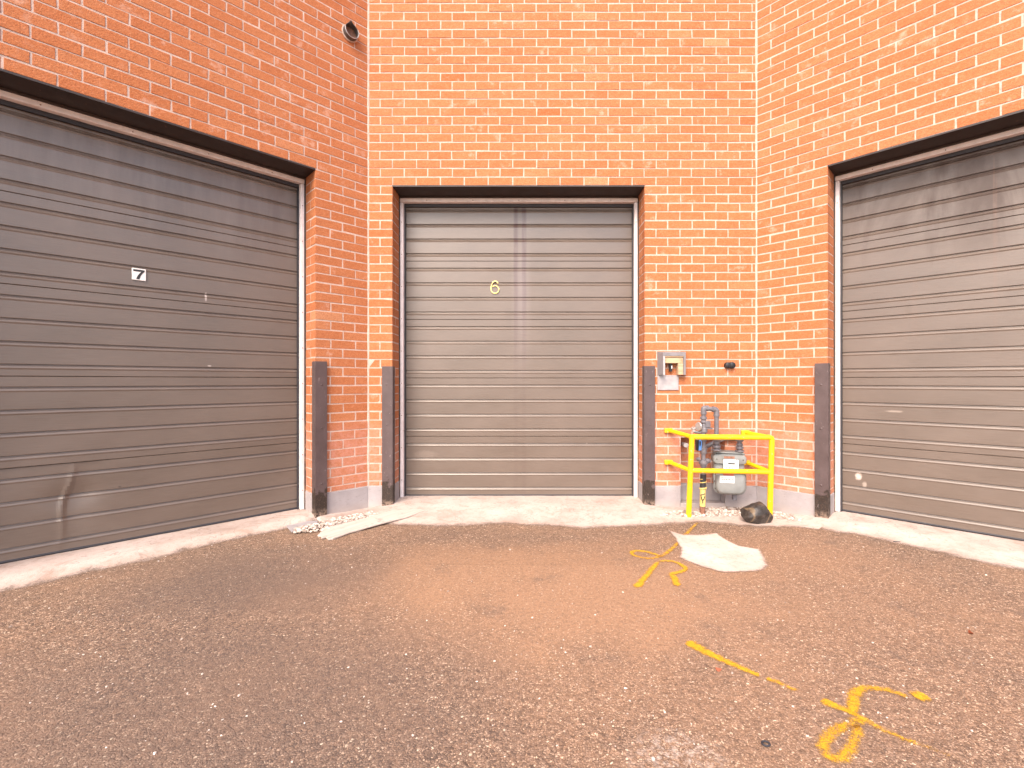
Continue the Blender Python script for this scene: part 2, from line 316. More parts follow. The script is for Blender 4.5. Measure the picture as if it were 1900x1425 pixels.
# ------------------------------------------------------------------ mesh helper
class MB:
    def __init__(s): s.v = []; s.st = []; s.f = []; s.mi = []; s.r = []; s.r2 = []; s.e = {}; s.fd = {}
    def add(s, vs, fs, mi=0, r=0.5, r2=0.5):
        o = len(s.v); s.st.append((o, len(s.f))); s.v += [tuple(x) for x in vs]
        for f in fs: s.f.append([i + o for i in f]); s.mi.append(mi); s.r.append(r); s.r2.append(r2)
        return o
    def box(s, x0, x1, y0, y1, z0, z1, mi=0, r=0.5):
        s.add([(x0, y0, z0), (x1, y0, z0), (x1, y1, z0), (x0, y1, z0), (x0, y0, z1), (x1, y0, z1), (x1, y1, z1), (x0, y1, z1)],
              [(0, 3, 2, 1), (4, 5, 6, 7), (0, 1, 5, 4), (1, 2, 6, 5), (2, 3, 7, 6), (3, 0, 4, 7)], mi, r)
    def cbox(s, x0, x1, y0, y1, z0, z1, ch, mi=0, r=0.5, r2=0.5, jit=0.0):
        """box whose front (low y) edges are chamfered"""
        j = lambda: random.uniform(-jit, jit)
        o = [(x0 + j(), z0 + j()), (x1 + j(), z0 + j()), (x1 + j(), z1 + j()), (x0 + j(), z1 + j())]
        k = [(1, 1), (-1, 1), (-1, -1), (1, -1)]
        vs = [(a + ch * p, y0 + j() * .4, b + ch * q) for (a, b), (p, q) in zip(o, k)] + [(a, y0 + ch * .8, b) for a, b in o] + [(a, y1, b) for a, b in o]
        fs = [(0, 1, 2, 3)] + [(i, i + 4, (i + 1) % 4 + 4, (i + 1) % 4) for i in range(4)] + [(i + 4, i + 8, (i + 1) % 4 + 8, (i + 1) % 4 + 4) for i in range(4)] + [(11, 10, 9, 8)]
        s.add(vs, fs, mi, r, r2)
    def prism(s, pts, y0, y1, ch=0.0, mi=0):
        """closed outline in x,z extruded along y, front and back edges chamfered"""
        cx = sum(p[0] for p in pts) / len(pts); cz = sum(p[1] for p in pts) / len(pts); n = len(pts)
        def ring(y, c):
            out = []
            for (x, z) in pts:
                d = math.hypot(x - cx, z - cz) or 1; k = max(0.0, 1 - c / d); out.append((cx + (x - cx) * k, y, cz + (z - cz) * k))
            return out
        rs = [ring(y0, ch), ring(y0 + ch * .35, ch * .35), ring(y0 + ch, 0), ring(y1 - ch, 0), ring(y1, ch)] if ch else [ring(y0, 0), ring(y1, 0)]
        vs = [v for r in rs for v in r]; fs = [tuple(range(n))]
        for a in range(len(rs) - 1):
            for i in range(n): fs.append((a * n + i, (a + 1) * n + i, (a + 1) * n + (i + 1) % n, a * n + (i + 1) % n))
        fs.append(tuple(reversed(range((len(rs) - 1) * n, len(rs) * n)))); s.add(vs, fs, mi)
    def tube(s, path, r, n=16, mi=0, cap=True):
        """round bar along a path; r a number or one per point"""
        P = [Vector(p) for p in path]; R = r if isinstance(r, (list, tuple)) else [r] * len(P)
        vs = []; up = None
        for i, p in enumerate(P):
            t = (P[min(i + 1, len(P) - 1)] - P[max(i - 1, 0)]).normalized()
            if up is None: up = Vector((0, 0, 1)) if abs(t.z) < 0.9 else Vector((1, 0, 0))
            a = t.cross(up).normalized(); up = a.cross(t).normalized()
            for k in range(n):
                q = 2 * PI * k / n; vs.append(p + (a * math.cos(q) + up * math.sin(q)) * R[i])
        fs = []
        for i in range(len(P) - 1):
            for k in range(n): fs.append((i * n + k, i * n + (k + 1) % n, (i + 1) * n + (k + 1) % n, (i + 1) * n + k))
        if cap: fs.append(tuple(reversed(range(n)))); fs.append(tuple(range((len(P) - 1) * n, len(P) * n)))
        s.add(vs, fs, mi)
    def lathe(s, base, axis, prof, n=20, mi=0):
        """stepped round body: prof is (distance along axis, radius) with hard steps"""
        b = Vector(base); a = Vector(axis).normalized()
        s.tube([b + a * d for d, _ in prof], [r for _, r in prof], n, mi)
    def each(s, name, mats, *a, **kw):
        """every piece added becomes an object of its own"""
        out = []; st = s.st + [(len(s.v), len(s.f))]
        for (v0, f0), (v1, f1) in zip(st, st[1:]):
            q = MB(); q.add(s.v[v0:v1], [[i - v0 for i in f] for f in s.f[f0:f1]], s.mi[f0]); out.append(q.build(name, mats, *a, **kw))
        return out
    def build(s, name, mats, parent=None, loc=(0, 0, 0), rot=0.0, smooth=False, bevel=0.0):
        me = bpy.data.meshes.new(name); me.from_pydata(s.v, [], s.f)
        for m in (mats if isinstance(mats, (list, tuple)) else [mats]): me.materials.append(MAT[m])
        me.polygons.foreach_set('material_index', s.mi)
        for nm, d in (('rnd', s.r), ('rnd2', s.r2)):
            a = me.attributes.new(nm, 'FLOAT', 'FACE'); a.data.foreach_set('value', d)
        for nm, d in (('edge', s.e), ('fade', s.fd)):
            if d:
                a = me.attributes.new(nm, 'FLOAT', 'POINT')
                for i, x in d.items(): a.data[i].value = x
        me.update()
        import bmesh
        bm = bmesh.new(); bm.from_mesh(me); bmesh.ops.recalc_face_normals(bm, faces=bm.faces); bm.to_mesh(me); bm.free()
        if smooth:
            me.polygons.foreach_set('use_smooth', [True] * len(me.polygons)); me.set_sharp_from_angle(angle=math.radians(smooth if smooth > 1 else 40))
        o = bpy.data.objects.new(name, me); COL.objects.link(o); o.location = loc; o.rotation_euler = (0, 0, rot)
        if parent: o.parent = parent
        if bevel:
            b = o.modifiers.new('bevel', 'BEVEL'); b.width = bevel; b.segments = 2; b.limit_method = 'ANGLE'
        return o
def tag(o, label=None, cat=None, group=None, kind=None):
    for k, v in (('label', label), ('category', cat), ('group', group), ('kind', kind)):
        if v: o[k] = v
    return o
def empty(name, loc, rot=0.0, parent=None):
    o = bpy.data.objects.new(name, None); COL.objects.link(o); o.location = loc; o.rotation_euler = (0, 0, rot); o.empty_display_size = 0.1
    if parent: o.parent = parent
    return o
def g(px, py, z=0.0):
    """point of the ground seen at a photo pixel"""
    Y = (CAM_H - z) * F / (py - CY); return Vector(((px - CX) / F * Y, Y, z))
def at(px, py, Y):
    return Vector(((px - CX) / F * Y, Y, CAM_H + (CY - py) / F * Y))

# ------------------------------------------------------------------ the setting: ground
b = MB(); b.add([(-60, -60, 0), (60, -60, 0), (60, 60, 0), (-60, 60, 0)], [(0, 1, 2, 3)])
tag(b.build('asphalt_yard', 'asphalt'), kind='structure')

YW = 3.91
OL = (-1.343, YW); OR = (1.973, YW)
WALLS = {'L': (OL, PI / 4, -1), 'C': (OL, 0.0, 1), 'R': (OR, -PI / 4, 1)}     # origin, angle of local x, side on which the wall runs
def wpt(w, x, y, z=0.0):
    (ox, oy), a, _ = WALLS[w]; return Vector((ox + x * math.cos(a) - y * math.sin(a), oy + x * math.sin(a) + y * math.cos(a), z))
CW = OR[0] - OL[0]
OPEN = {'L': (-2.59, -0.437), 'C': (0.207, 2.360), 'R': (0.517, 2.670)}
ZT = 2.758; C = 0.0741; L = 0.2047; TOP = 6.0; ZF = 0.195
SILL = 0.040; REV = 0.20; DY = 0.27

BLD = Vector((0.3, 5.0, 0))
bld = empty('brick_building', BLD)
tag(bld, 'orange brick industrial building with three angled faces and brown garage doors', 'building')
def part(mb, name, mats, w, **kw):
    (ox, oy), a, _ = WALLS[w]; return (mb.each if kw.pop('split', False) else mb.build)(name, mats, bld, (ox - BLD.x, oy - BLD.y, 0), a, **kw)

NOTCH = (2.668, 3.045, 0.06, ZT - 29 * C)
def brick_wall(w, x0, x1, phase):
    a, bq = OPEN[w]; mb = MB(); J = 0.005
    k = -36
    while ZT + k * C < TOP - 0.05:
        zb = ZT + k * C + J; zt = ZT + (k + 1) * C - J; k += 1
        if zb < ZF:
            zb = ZF + 0.004
            if zt - zb < 0.02: continue
        par = (k - 1) % 2
        segs = [(x0, x1)] if k - 1 >= 0 else [(x0, a), (bq, x1)]
        for (p, q) in segs:
            ph = phase[par]; js = []; n0 = math.floor((p - ph) / L) - 1
            for n in range(n0, n0 + int((q - p) / L) + 5):
                j = ph + n * L + random.uniform(-.004, .004)
                if p + 0.035 < j < q - 0.035: js.append(j)
            ed = [p] + js + [q]
            for i in range(len(ed) - 1):
                xa = ed[i]; xb = ed[i + 1]
                xa += (0.0 if (k - 1 < 0 and xa == bq) else J); xb -= (0.0 if (k - 1 < 0 and xb == a) else J)
                edge = k - 1 < 0 and (ed[i] == bq or ed[i + 1] == a)
                dep = 0.095
                if edge: dep = REV if par else 0.095
                dy = random.uniform(-.0012, .0012); dz = random.uniform(-.0016, .0016)
                r = min(1, max(0, random.gauss(0.50, 0.17))); r2 = random.random()
                pieces = [(xa, xb, 0.0)]
                if w == 'C' and zt > NOTCH[2] and zb < NOTCH[3] and xb > NOTCH[0] and xa < NOTCH[1]:
                    pieces = []
                    if NOTCH[0] - xa > 0.02: pieces.append((xa, NOTCH[0], 0.0))
                    if xb - NOTCH[1] > 0.02: pieces.append((NOTCH[1], xb, 0.0))
                    pieces.append((max(xa, NOTCH[0] + 0.006), min(xb, NOTCH[1] - 0.006), 0.10))
                for (ua, ub, off) in pieces:
                    mb.cbox(ua, ub, dy + off, off + (dep if off == 0 else 0.05), zb + dz, zt + dz, 0.0012, 0, r, r2, 0.0016)
                if edge and not par:
                    r = min(1, max(0, random.gauss(0.5, 0.25)))
                    e0, e1 = (ed[i + 1] - 0.09, ed[i + 1]) if ed[i + 1] == a else (ed[i], ed[i] + 0.09)
                    mb.cbox(e0, e1, 0.095 + 2 * J, REV, zb, zt, 0.002, 0, r, r2, 0.001)
    # mortar body
    m = 0.0016
    xs = sorted({x0, x1, a, bq} | ({NOTCH[0], NOTCH[1]} if w == 'C' else set())); zs = sorted({ZF - .02, ZT, TOP} | ({NOTCH[3]} if w == 'C' else set()))
    for i in range(len(xs) - 1):
        for j in range(len(zs) - 1):
            cx = (xs[i] + xs[i + 1]) / 2; cz = (zs[j] + zs[j + 1]) / 2
            if a < cx < bq and cz < ZT: continue
            y0 = m + (0.0008 if cz > ZT else 0)
            if w == 'C' and NOTCH[0] < cx < NOTCH[1] and cz < NOTCH[3]: y0 = 0.10 + m
            xa, xb = xs[i], xs[i + 1]
            if xa == bq: xa += m
            if xb == a: xb -= m
            za = zs[j] + (0.004 if zs[j] == ZT and a < cx < bq else 0)
            mb.box(xa, xb, y0, REV - 0.001, za, zs[j + 1], 1)
    return part(mb, 'brick_wall', ['brick', 'mortar'], w)
brick_wall('L', -5.2, 0.0, (-0.218, -0.114)); brick_wall('C', 0.0, CW, (0.208, 0.102)); brick_wall('R', 0.0, 5.2, (0.2165, 0.110))
for o, nx in ((OL, -1), (OR, 1)):       # mortar joint where two faces meet; hidden column added to block light leaks
    mb = MB(); pts = []
    for i in range(60): pts.append((o[0] - BLD.x + random.uniform(-.0015, .0015), o[1] - BLD.y + 0.009 + random.uniform(-.002, .002), ZF + i * (TOP - ZF) / 59))
    mb.tube(pts, [0.0138 + random.uniform(-.002, .002) for _ in pts], 10); mb.tube([(o[0] - BLD.x, o[1] - BLD.y + 0.12, 0), (o[0] - BLD.x, o[1] - BLD.y + 0.12, TOP)], 0.1, 8)
    mb.build('corner_joint_light_block', 'mortar', bld, smooth=True)
def foundation(w, x0, x1):
    a, bq = OPEN[w]
    for p, q in ((x0, a), (bq, x1)):
        mb = MB()
        pa = p - (0.006 if p == bq else 0); qa = q + (0.006 if q == a else 0)
        if w == 'C' and p < NOTCH[0] < q:
            mb.box(pa, NOTCH[0], -0.006, REV, -0.2, ZF); mb.box(NOTCH[1], qa, -0.006, REV, -0.2, ZF)
            mb.box(NOTCH[0], NOTCH[1], 0.085, REV, 0.05, ZF); mb.box(NOTCH[0], NOTCH[1], -0.004, REV, -0.2, 0.05)
        else: mb.box(pa, qa, -0.006, REV, -0.2, ZF)
        part(mb, 'foundation', 'found', w, bevel=0.006)
foundation('L', -5.2, 0.0); foundation('C', 0.0, CW); foundation('R', 0.0, 5.2)

# steel lintel, jamb, white stop, door sections
SH = 0.533
def section_profile():
    p = [(0.0, .012), (0.0008, .003), (0.004, 0.0)]
    for k in range(4):
        c = SH * (k + .5) / 4
        p += [(c - .027, 0.0), (c - .022, -.0020), (c - .0175, -.0030), (c - .008, .0030), (c - .004, .0080), (c + .001, .0095), (c + .0035, .0095), (c + .0055, .0005), (c + .008, 0.0)]
    p += [(SH - .003, 0.0), (SH - .0016, .003), (SH - .0008, .012)]
    q = [p[0]]
    for i in range(1, len(p)):     # finer rows between grooves, for dents
        (z0, y0), (z1, y1) = p[i - 1], p[i]
        if z1 - z0 > 0.05: q += [(z0 + (z1 - z0) * t / 4, y0) for t in (1, 2, 3)]
        q.append(p[i])
    return q
PROF = section_profile()
LINEAR = lambda a, b, t: a + (b - a) * t
def garage_door(w, mat, label, dent):
    a, bq = OPEN[w]; wd = bq - a; (ox, oy), ang, _ = WALLS[w]
    c = wpt(w, (a + bq) / 2, DY) - BLD
    d = empty('garage_door', (c.x, c.y, 0), ang, bld); d['label'] = label
    sd = random.uniform(0, 50)
    for s in range(5):
        mb = MB(); z0 = SILL + 0.012 + s * SH; nx = 220 if (dent and s == 0) else 40
        xs = [-wd / 2 + 0.004 + (wd - 0.008) * i / nx for i in range(nx + 1)]; vs = []
        for (z, y) in PROF:
            for x in xs:
                yy = y + 0.0011 * mn.noise(Vector((x * 1.7 + sd, z * 2.0 + s * 3.1, sd)))
                if dent and s == 0:
                    zz = z / SH; xc = -0.28 - 0.05 * (1 - zz) * 1.4 + 0.012 * math.sin(zz * 9)
                    k = max(0.0, 1 - abs(zz - 0.55) / 0.62)
                    yy += k * (0.013 * math.exp(-((x - xc - 0.06) / 0.085) ** 2) - 0.010 * math.exp(-((x - xc) / 0.016) ** 2))
                    yy += 0.009 * math.exp(-((x - xc - .03) / 0.15) ** 2) * math.exp(-((zz - 0.62) / 0.10) ** 2)
                    yy += 0.012 * zz * max(0.0, 1 - abs(x + 0.55) / 0.55)
                vs.append((x, yy, z0 + z))
        n = nx + 1; fs = [(r * n + i, r * n + i + 1, (r + 1) * n + i + 1, (r + 1) * n + i) for r in range(len(PROF) - 1) for i in range(nx)]
        mb.add(vs, fs); o = mb.build('door_section', mat, d, smooth=6)
        if dent and s == 0: o['label'] = 'dented bottom section with creased sheet metal'
    mb = MB(); mb.box(-wd / 2, wd / 2, 0.085, 0.11, SILL + 0.01, SILL + 5 * SH + 0.05); mb.build('light_leak_sheet', 'rubber', d)  # unseen dark sheet added behind the sections to stop light leaking through
    mb = MB(); mb.tube([(-wd / 2 + i * wd / 30, 0.008 + random.uniform(-.001, .001), SILL + 0.008) for i in range(31)], 0.011, 8); mb.build('bottom_seal', 'rubber', d, smooth=True)
    # frame
    mb = MB(); zt = ZT - 0.008
    mb.box(a - .05, a + .007, REV, .36, -.1, zt); mb.box(bq - .007, bq + .05, REV, .36, -.1, zt); mb.box(a + .007, bq - .007, REV + .001, .36, ZT - .022, zt)
    part(mb, 'door_jamb', 'jamb', w, split=True, bevel=0.002)
    mb = MB(); h = ZT - .022
    mb.box(a + .0075, a + .036, .212, .262, SILL + .002, h - .038); mb.box(bq - .036, bq - .0075, .212, .262, SILL + .002, h - .038)
    mb.box(a + .0075, bq - .0075, .206, .262, h - .036, h - .001)
    fr, fr2, fr3 = part(mb, 'door_frame', 'white', w, split=True, bevel=0.004)
    mb = MB()
    mb.box(a + .036, a + .047, .248, .2685, SILL, h - .05); mb.box(bq - .047, bq - .036, .248, .2685, SILL, h - .05); mb.box(a + .036, bq - .036, .248, .2685, h - .064, h - .037)
    mb.each('weather_seal', 'rubber', fr3)
    mb = MB()
    for i in range(9):
        z = 0.2 + i * 0.29
        for x in (a + .022, bq - .022): mb.tube([(x, .2135, z), (x, .2095, z)], 0.0035, 8)
    for i in range(5):
        x = a + .25 + i * (wd - .5) / 4; mb.tube([(x, .2075, h - .022), (x, .203, h - .022)], 0.0035, 8)
    mb.each('screw', 'rust', fr3)
    mb = MB(); mb.box(a - .0, bq + .0, 0.003, REV + .01, ZT - .008, ZT); mb.box(a, bq, -0.001, 0.0025, ZT - .009, ZT + .003)
    part(mb, 'steel_lintel', 'lintel', w)
    return d
garage_door('L', 'door_a', 'garage door marked 7 with a dented bottom section', True)
garage_door('C', 'door_b', 'garage door marked 6 with a rust run down its middle', False)
garage_door('R', 'door_c', 'garage door with dirty water stains across its top', False)
# roof over the three faces
mb = MB(); rp = [wpt('L', -5.2, 0.02), wpt('L', 0, 0.02), wpt('R', 0, 0.02), wpt('R', 5.2, 0.02), Vector((8.5, 9, 0)), Vector((-8.5, 9, 0))]
vs = [(p.x - BLD.x, p.y - BLD.y, z) for z in (TOP, TOP + 0.25) for p in rp]; n = len(rp)
mb.add(vs, [tuple(range(n)), tuple(range(n, 2 * n))] + [(i, (i + 1) % n, (i + 1) % n + n, i + n) for i in range(n)]); mb.build('roof', 'roof', bld)

# ------------------------------------------------------------------ concrete apron along the doors
def apron():
    prs = []     # (base point, front point, base height)
    def add(w, x, yb, d, h): prs.append((wpt(w, x, yb), wpt(w, x, -d), h))
    def seg(lst, ins=0.3):
        mb = MB(); cols = []
        for (p0, q0, h0), (p1, q1, h1) in zip(lst, lst[1:]):
            n = max(2, int(max((p1 - p0).length, (q1 - q0).length) / 0.03))
            for i in range(n): t = i / n; cols.append((p0.lerp(p1, t), q0.lerp(q1, t), h0 + (h1 - h0) * t, ins))
        cols.append(lst[-1] + (ins,)); return cols
    def sheet(mb, cols, dz=0.0):
        R = 16; o = len(mb.v); vs = []; 
        for ci, (p, q, h, _) in enumerate(cols):
            dn = (q - p); q2 = q + dn.normalized() * (0.09 + 0.05 * mn.noise(Vector((q.x * 4, q.y * 4, 3.3))))
            for r in range(R + 1):
                t = r / R; v = p.lerp(q2, t)
                tt = max(0.0, min(1.0, (v - p).length / max(.01, (q - p).length)))
                lp = (q - p).length; ins = cols[ci][3]; t2 = max(0.0, ((v - p).length - ins) / max(.01, lp - ins))
                z = 0.004 + dz + h * max(0.0, 1 - t2) ** 1.2 + 0.002 * mn.noise(Vector((v.x * 6, v.y * 6, 0))) * (1 - t)
                vs.append((v.x, v.y, z))
                lq = (q - p).length; mb.e[o + ci * (R + 1) + r] = max(0.0, min(1.0, 1.0 - ((q2 - v).length) / min(0.42, max(.2, lq))))
        fs = [(c * (R + 1) + r, (c + 1) * (R + 1) + r, (c + 1) * (R + 1) + r + 1, c * (R + 1) + r + 1) for c in range(len(cols) - 1) for r in range(R)]
        mb.add(vs, fs)
    mb = MB()
    a, bq = OPEN['L']
    sheet(mb, seg([(wpt('L', -5.2, .3), wpt('L', -5.2, -.20), SILL - .004), (wpt('L', a, .3), wpt('L', a, -.16), SILL - .004), (wpt('L', -1.0, .3), wpt('L', -1.0, -.07), SILL - .004), (wpt('L', bq, .3), wpt('L', bq, -.04), SILL - .004)]))
    a2, b2 = OPEN['C']
    sheet(mb, seg([(wpt('L', bq, 0), wpt('L', bq, -.05), SILL - .004), (wpt('L', -.2, 0), g(612, 990), .010), (wpt('C', 0, 0), g(665, 987), .008), (wpt('C', a2, 0), wpt('C', a2, -.42), SILL)], 0))
    sheet(mb, seg([(wpt('C', a2, .3), wpt('C', a2, -.42), SILL), (wpt('C', .7, .3), g(800, 976), SILL), (wpt('C', 1.3, .3), g(955, 973), SILL), (wpt('C', 1.9, .3), g(1080, 978), SILL), (wpt('C', b2, .3), wpt('C', b2, -.45), SILL)]))
    a3, b3 = OPEN['R']
    sheet(mb, seg([(wpt('C', b2, 0), wpt('C', b2, -.45), SILL), (wpt('C', 2.62, 0), g(1290, 968), .010), (wpt('C', CW, 0), g(1405, 976), .006), (wpt('R', .25, 0), g(1490, 978), .008), (wpt('R', a3, 0), wpt('R', a3, -.19), SILL - .006)], 0))
    sheet(mb, seg([(wpt('R', a3, .3), wpt('R', a3, -.19), SILL - .006), (wpt('R', 1.0, .3), wpt('R', 1.0, -.22), SILL - .006), (wpt('R', 1.6, .3), wpt('R', 1.6, -.29), SILL - .006), (wpt('R', b3, .3), wpt('R', b3, -.34), SILL - .006), (wpt('R', 5.2, .3), wpt('R', 5.2, -.36), SILL - .006)]))
    tag(mb.build('concrete_apron', 'apron', smooth=True), kind='structure')
apron()

def ground_patch(name, mat, poly, z, sub=5, jit=0.012, kind='structure', th=0.0):
    P = [g(*p) for p in poly]; pts = []
    for i, p in enumerate(P):
        q = P[(i + 1) % len(P)]
        for k in range(sub):
            v = p.lerp(q, k / sub); v.x += random.uniform(-jit, jit); v.y += random.uniform(-jit, jit); pts.append(v)
    mb = MB(); c = sum(pts, Vector()) / len(pts); n = len(pts); vs = [(c.x, c.y, z)]; es = [0.0]
    RG = ((.3, 0.0), (.55, .15), (.75, .4), (.87, .6), (.95, .78), (1.0, .9), (1.05, 1.0))
    for k_, e_ in RG:
        for p in pts: vs.append((c.x + (p.x - c.x) * k_, c.y + (p.y - c.y) * k_, z)); es.append(e_)
    fs = [(0, 1 + i, 1 + (i + 1) % n) for i in range(n)]
    for r_ in range(len(RG) - 1): fs += [(1 + r_ * n + i, 1 + (r_ + 1) * n + i, 1 + (r_ + 1) * n + (i + 1) % n, 1 + r_ * n + (i + 1) % n) for i in range(n)]
    mb.add(vs, fs)
    for i, e_ in enumerate(es): mb.e[i] = e_
    return tag(mb.build(name, mat), kind=kind)
ground_patch('concrete_patch', 'concrete', [(1240, 985), (1264, 992), (1296, 992), (1329, 989), (1344, 1000), (1374, 1014), (1412, 1020), (1421, 1036), (1428, 1052), (1418, 1060), (1388, 1064), (1345, 1065), (1302, 1055), (1274, 1043), (1259, 1036), (1262, 1018)], 0.005, 6, 0.003)
ground_patch('asphalt_patch', 'asphalt2', [(640, 1041), (700, 1012), (760, 985), (900, 982), (1100, 983), (1190, 984), (1200, 1010), (1180, 1044), (1000, 1047), (820, 1045)], 0.0015, 6, 0.006)

# ------------------------------------------------------------------ spray-painted marks on the asphalt
def strokes(name, label, sts, z=0.004):
    mb = MB()
    for si, (pts, wds, f0, f1) in enumerate(sts):
        P = [g(*p) for p in pts]; cv = []
        for i in range(len(P) - 1):       # Catmull-Rom
            p0 = P[max(i - 1, 0)]; p1 = P[i]; p2 = P[i + 1]; p3 = P[min(i + 2, len(P) - 1)]
            for k in range(8):
                t = k / 8; cv.append(0.5 * ((2 * p1) + (p2 - p0) * t + (2 * p0 - 5 * p1 + 4 * p2 - p3) * t * t + (3 * p1 - p0 - 3 * p2 + p3) * t ** 3))
        cv.append(P[-1]); n = len(cv); vs = []; o = len(mb.v)
        for i, p in enumerate(cv):
            t = (cv[min(i + 1, n - 1)] - cv[max(i - 1, 0)]).normalized(); nn = Vector((-t.y, t.x, 0)); wd = 1.25 * LINEAR(wds[0], wds[1], i / (n - 1)) * (1 + .15 * mn.noise(p * 9))
            for j, q in enumerate((-1, -.5, 0, .5, 1)):
                vs.append((p.x + nn.x * q * wd, p.y + nn.y * q * wd, z + si * 0.0006))
                mb.e[o + i * 5 + j] = abs(q); endf = max(0, 1 - min(i, n - 1 - i) / 3) * 0.2
                mb.fd[o + i * 5 + j] = LINEAR(f0, f1, i / (n - 1)) + endf
        mb.add(vs, [(i * 5 + j, (i + 1) * 5 + j, (i + 1) * 5 + j + 1, i * 5 + j + 1) for i in range(n - 1) for j in range(4)])
    return tag(mb.build(name, 'spray'), label, 'paint marking')
k = 700 / 1900
def za(l): return [(600 + x * k, 900 + y * k) for x, y in l]
def zb(l): return [(1200 + x * k, 900 + y * k) for x, y in l]
strokes('paint_marking', 'yellow spray painted looped symbol beside the white concrete patch', [
    (za([(1890, 185), (1840, 235), (1790, 290), (1740, 335), (1700, 360), (1640, 372), (1580, 362), (1552, 346), (1570, 334), (1620, 337), (1668, 350), (1702, 364)]), (.019, .015), .08, .0),
    (za([(1690, 385), (1650, 430), (1610, 480), (1572, 522)]), (.015, .024), .0, -.03),
    (za([(1690, 388), (1740, 385), (1790, 398), (1825, 425), (1800, 440), (1760, 452), (1772, 480), (1786, 515)]), (.014, .022), .02, -.03)])
strokes('paint_marking', 'broken straight yellow spray painted line across the asphalt', [
    (zb([(205, 790), (240, 812), (330, 860), (430, 905), (520, 945), (575, 966)]), (.026, .015), -.06, .04),
    (zb([(600, 976), (640, 990), (700, 1017), (765, 1046)]), (.014, .014), .0, .08)])
strokes('paint_marking', 'large yellow spray painted crossed loop with a dot, nearest the camera', [
    (zb([(875, 1088), (960, 1122), (1050, 1160), (1150, 1215), (1250, 1265), (1380, 1312), (1470, 1350), (1570, 1385)]), (.021, .012), -.03, .20),
    (zb([(1035, 1160), (1040, 1090), (1062, 1042), (1120, 1027), (1200, 1035), (1270, 1055), (1325, 1080)]), (.021, .016), .0, .10),
    (zb([(1085, 1185), (1020, 1215), (940, 1250), (892, 1310), (910, 1365), (960, 1387), (1010, 1362), (1042, 1300), (1072, 1205)]), (.021, .021), .03, .07),
    (zb([(1352, 1078), (1380, 1070), (1412, 1066)]), (.026, .026), .0, .0)])

# ------------------------------------------------------------------ corner guards
def corner_guard(w, x, side, zt, label):
    """folded steel channel round a brick corner: side = +1 when the opening lies on the +x side"""
    t = empty('corner_guard', wpt(w, x, 0), WALLS[w][1]); tag(t, label, 'corner guard', 'steel corner guards beside the garage doors')
    mb = MB(); s = side; W = .082; P = .009; D = .046
    Q = .024; pts = [(-W, -Q), (P, -Q), (P, D), (.007, D), (.007, -.0075), (-W, -.0075)]
    n = len(pts); vs = [(p[0] * s, p[1], z) for z in (0.0, zt) for p in pts]
    mb.add(vs, [tuple(range(n)), tuple(range(n, 2 * n))] + [(i, (i + 1) % n, (i + 1) % n + n, i + n) for i in range(n)])
    mb.build('guard_plate', 'guard', t, bevel=0.004)
    mb = MB()
    for z in (0.28, 0.72, 1.06): mb.lathe((-.04 * s, -Q + .001, z), (0, -1, 0), [(0, .0085), (.002, .0085), (.004, .005)], 12)
    mb.each('bolt', 'guard', t, smooth=True)
    return t
corner_guard('L', OPEN['L'][1], -1, 1.245, 'dark brown steel corner guard on the right side of door 7')
corner_guard('C', OPEN['C'][0], 1, 1.215, 'dark brown steel corner guard on the left side of door 6')
corner_guard('C', OPEN['C'][1], -1, 1.218, 'dark brown steel corner guard on the right side of door 6, below the open box')
corner_guard('R', OPEN['R'][0], 1, 1.228, 'scuffed dark brown corner guard on the left side of the water stained door')

# ------------------------------------------------------------------ door numbers
(_, angL, _) = WALLS['L']
p = wpt('L', -1.478, DY - .004); t = empty('number_plate', (p.x, p.y, 0), angL)
pz = CAM_H + (CY - 509.5) / F * p.y; t.location.z = pz - .038
tag(t, 'small white square plate with black number 7 on the left garage door', 'sign')
mb = MB(); mb.cbox(-.036, .036, -.003, .001, 0, .078, .001); mb.build('plate', 'label', t)
mb = MB(); q = [(-.029, .070), (.029, .070), (.029, .060), (.018, .046), (.009, .030), (.003, .010), (.002, .006), (-.014, .006), (-.013, .012), (-.007, .029), (.003, .046), (.012, .057), (-.029, .057)]
mb.prism(q, -.0044, -.0031); mb.build('digit', 'ink', t)
p = at(918.5, 545, YW + DY - .003); t = empty('house_number', p); tag(t, 'brass number 6 screwed to the middle garage door', 'sign')
mb = MB(); hgt = 0.118; pts = []
for i in range(15): a_ = math.radians(20 + i * 9.5); pts.append((.001 + .028 * math.cos(a_), .083 + .030 * math.sin(a_)))
for i in range(1, 8): pts.append((-.031 - .006 * math.sin(i / 8 * PI / 2), .083 - i * .006))
for i in range(25): a_ = math.radians(175 + i * 13.2); pts.append((.0 + .0345 * math.cos(a_), .038 + .0345 * math.sin(a_)))
def ribbon(mb, pts, wd, y0, y1):
    n = len(pts); vs = []
    for i, (x, z) in enumerate(pts):
        a0 = pts[max(i - 1, 0)]; a1 = pts[min(i + 1, n - 1)]; tx, tz = a1[0] - a0[0], a1[1] - a0[1]; l = math.hypot(tx, tz) or 1; nx, nz = -tz / l, tx / l
        for (s_, y) in ((-1, y1), (-.7, y0), (.7, y0), (1, y1)): vs.append((x + nx * wd * s_, y, z + nz * wd * s_))
    fs = [(i * 4 + j, (i + 1) * 4 + j, (i + 1) * 4 + (j + 1) % 4, i * 4 + (j + 1) % 4) for i in range(n - 1) for j in range(4)] + [(0, 1, 2, 3), tuple((n - 1) * 4 + j for j in range(4))]
    mb.add(vs, fs)
ribbon(mb, pts, .0052, -.009, -.001); mb.build('digit', 'brass', t, smooth=True)
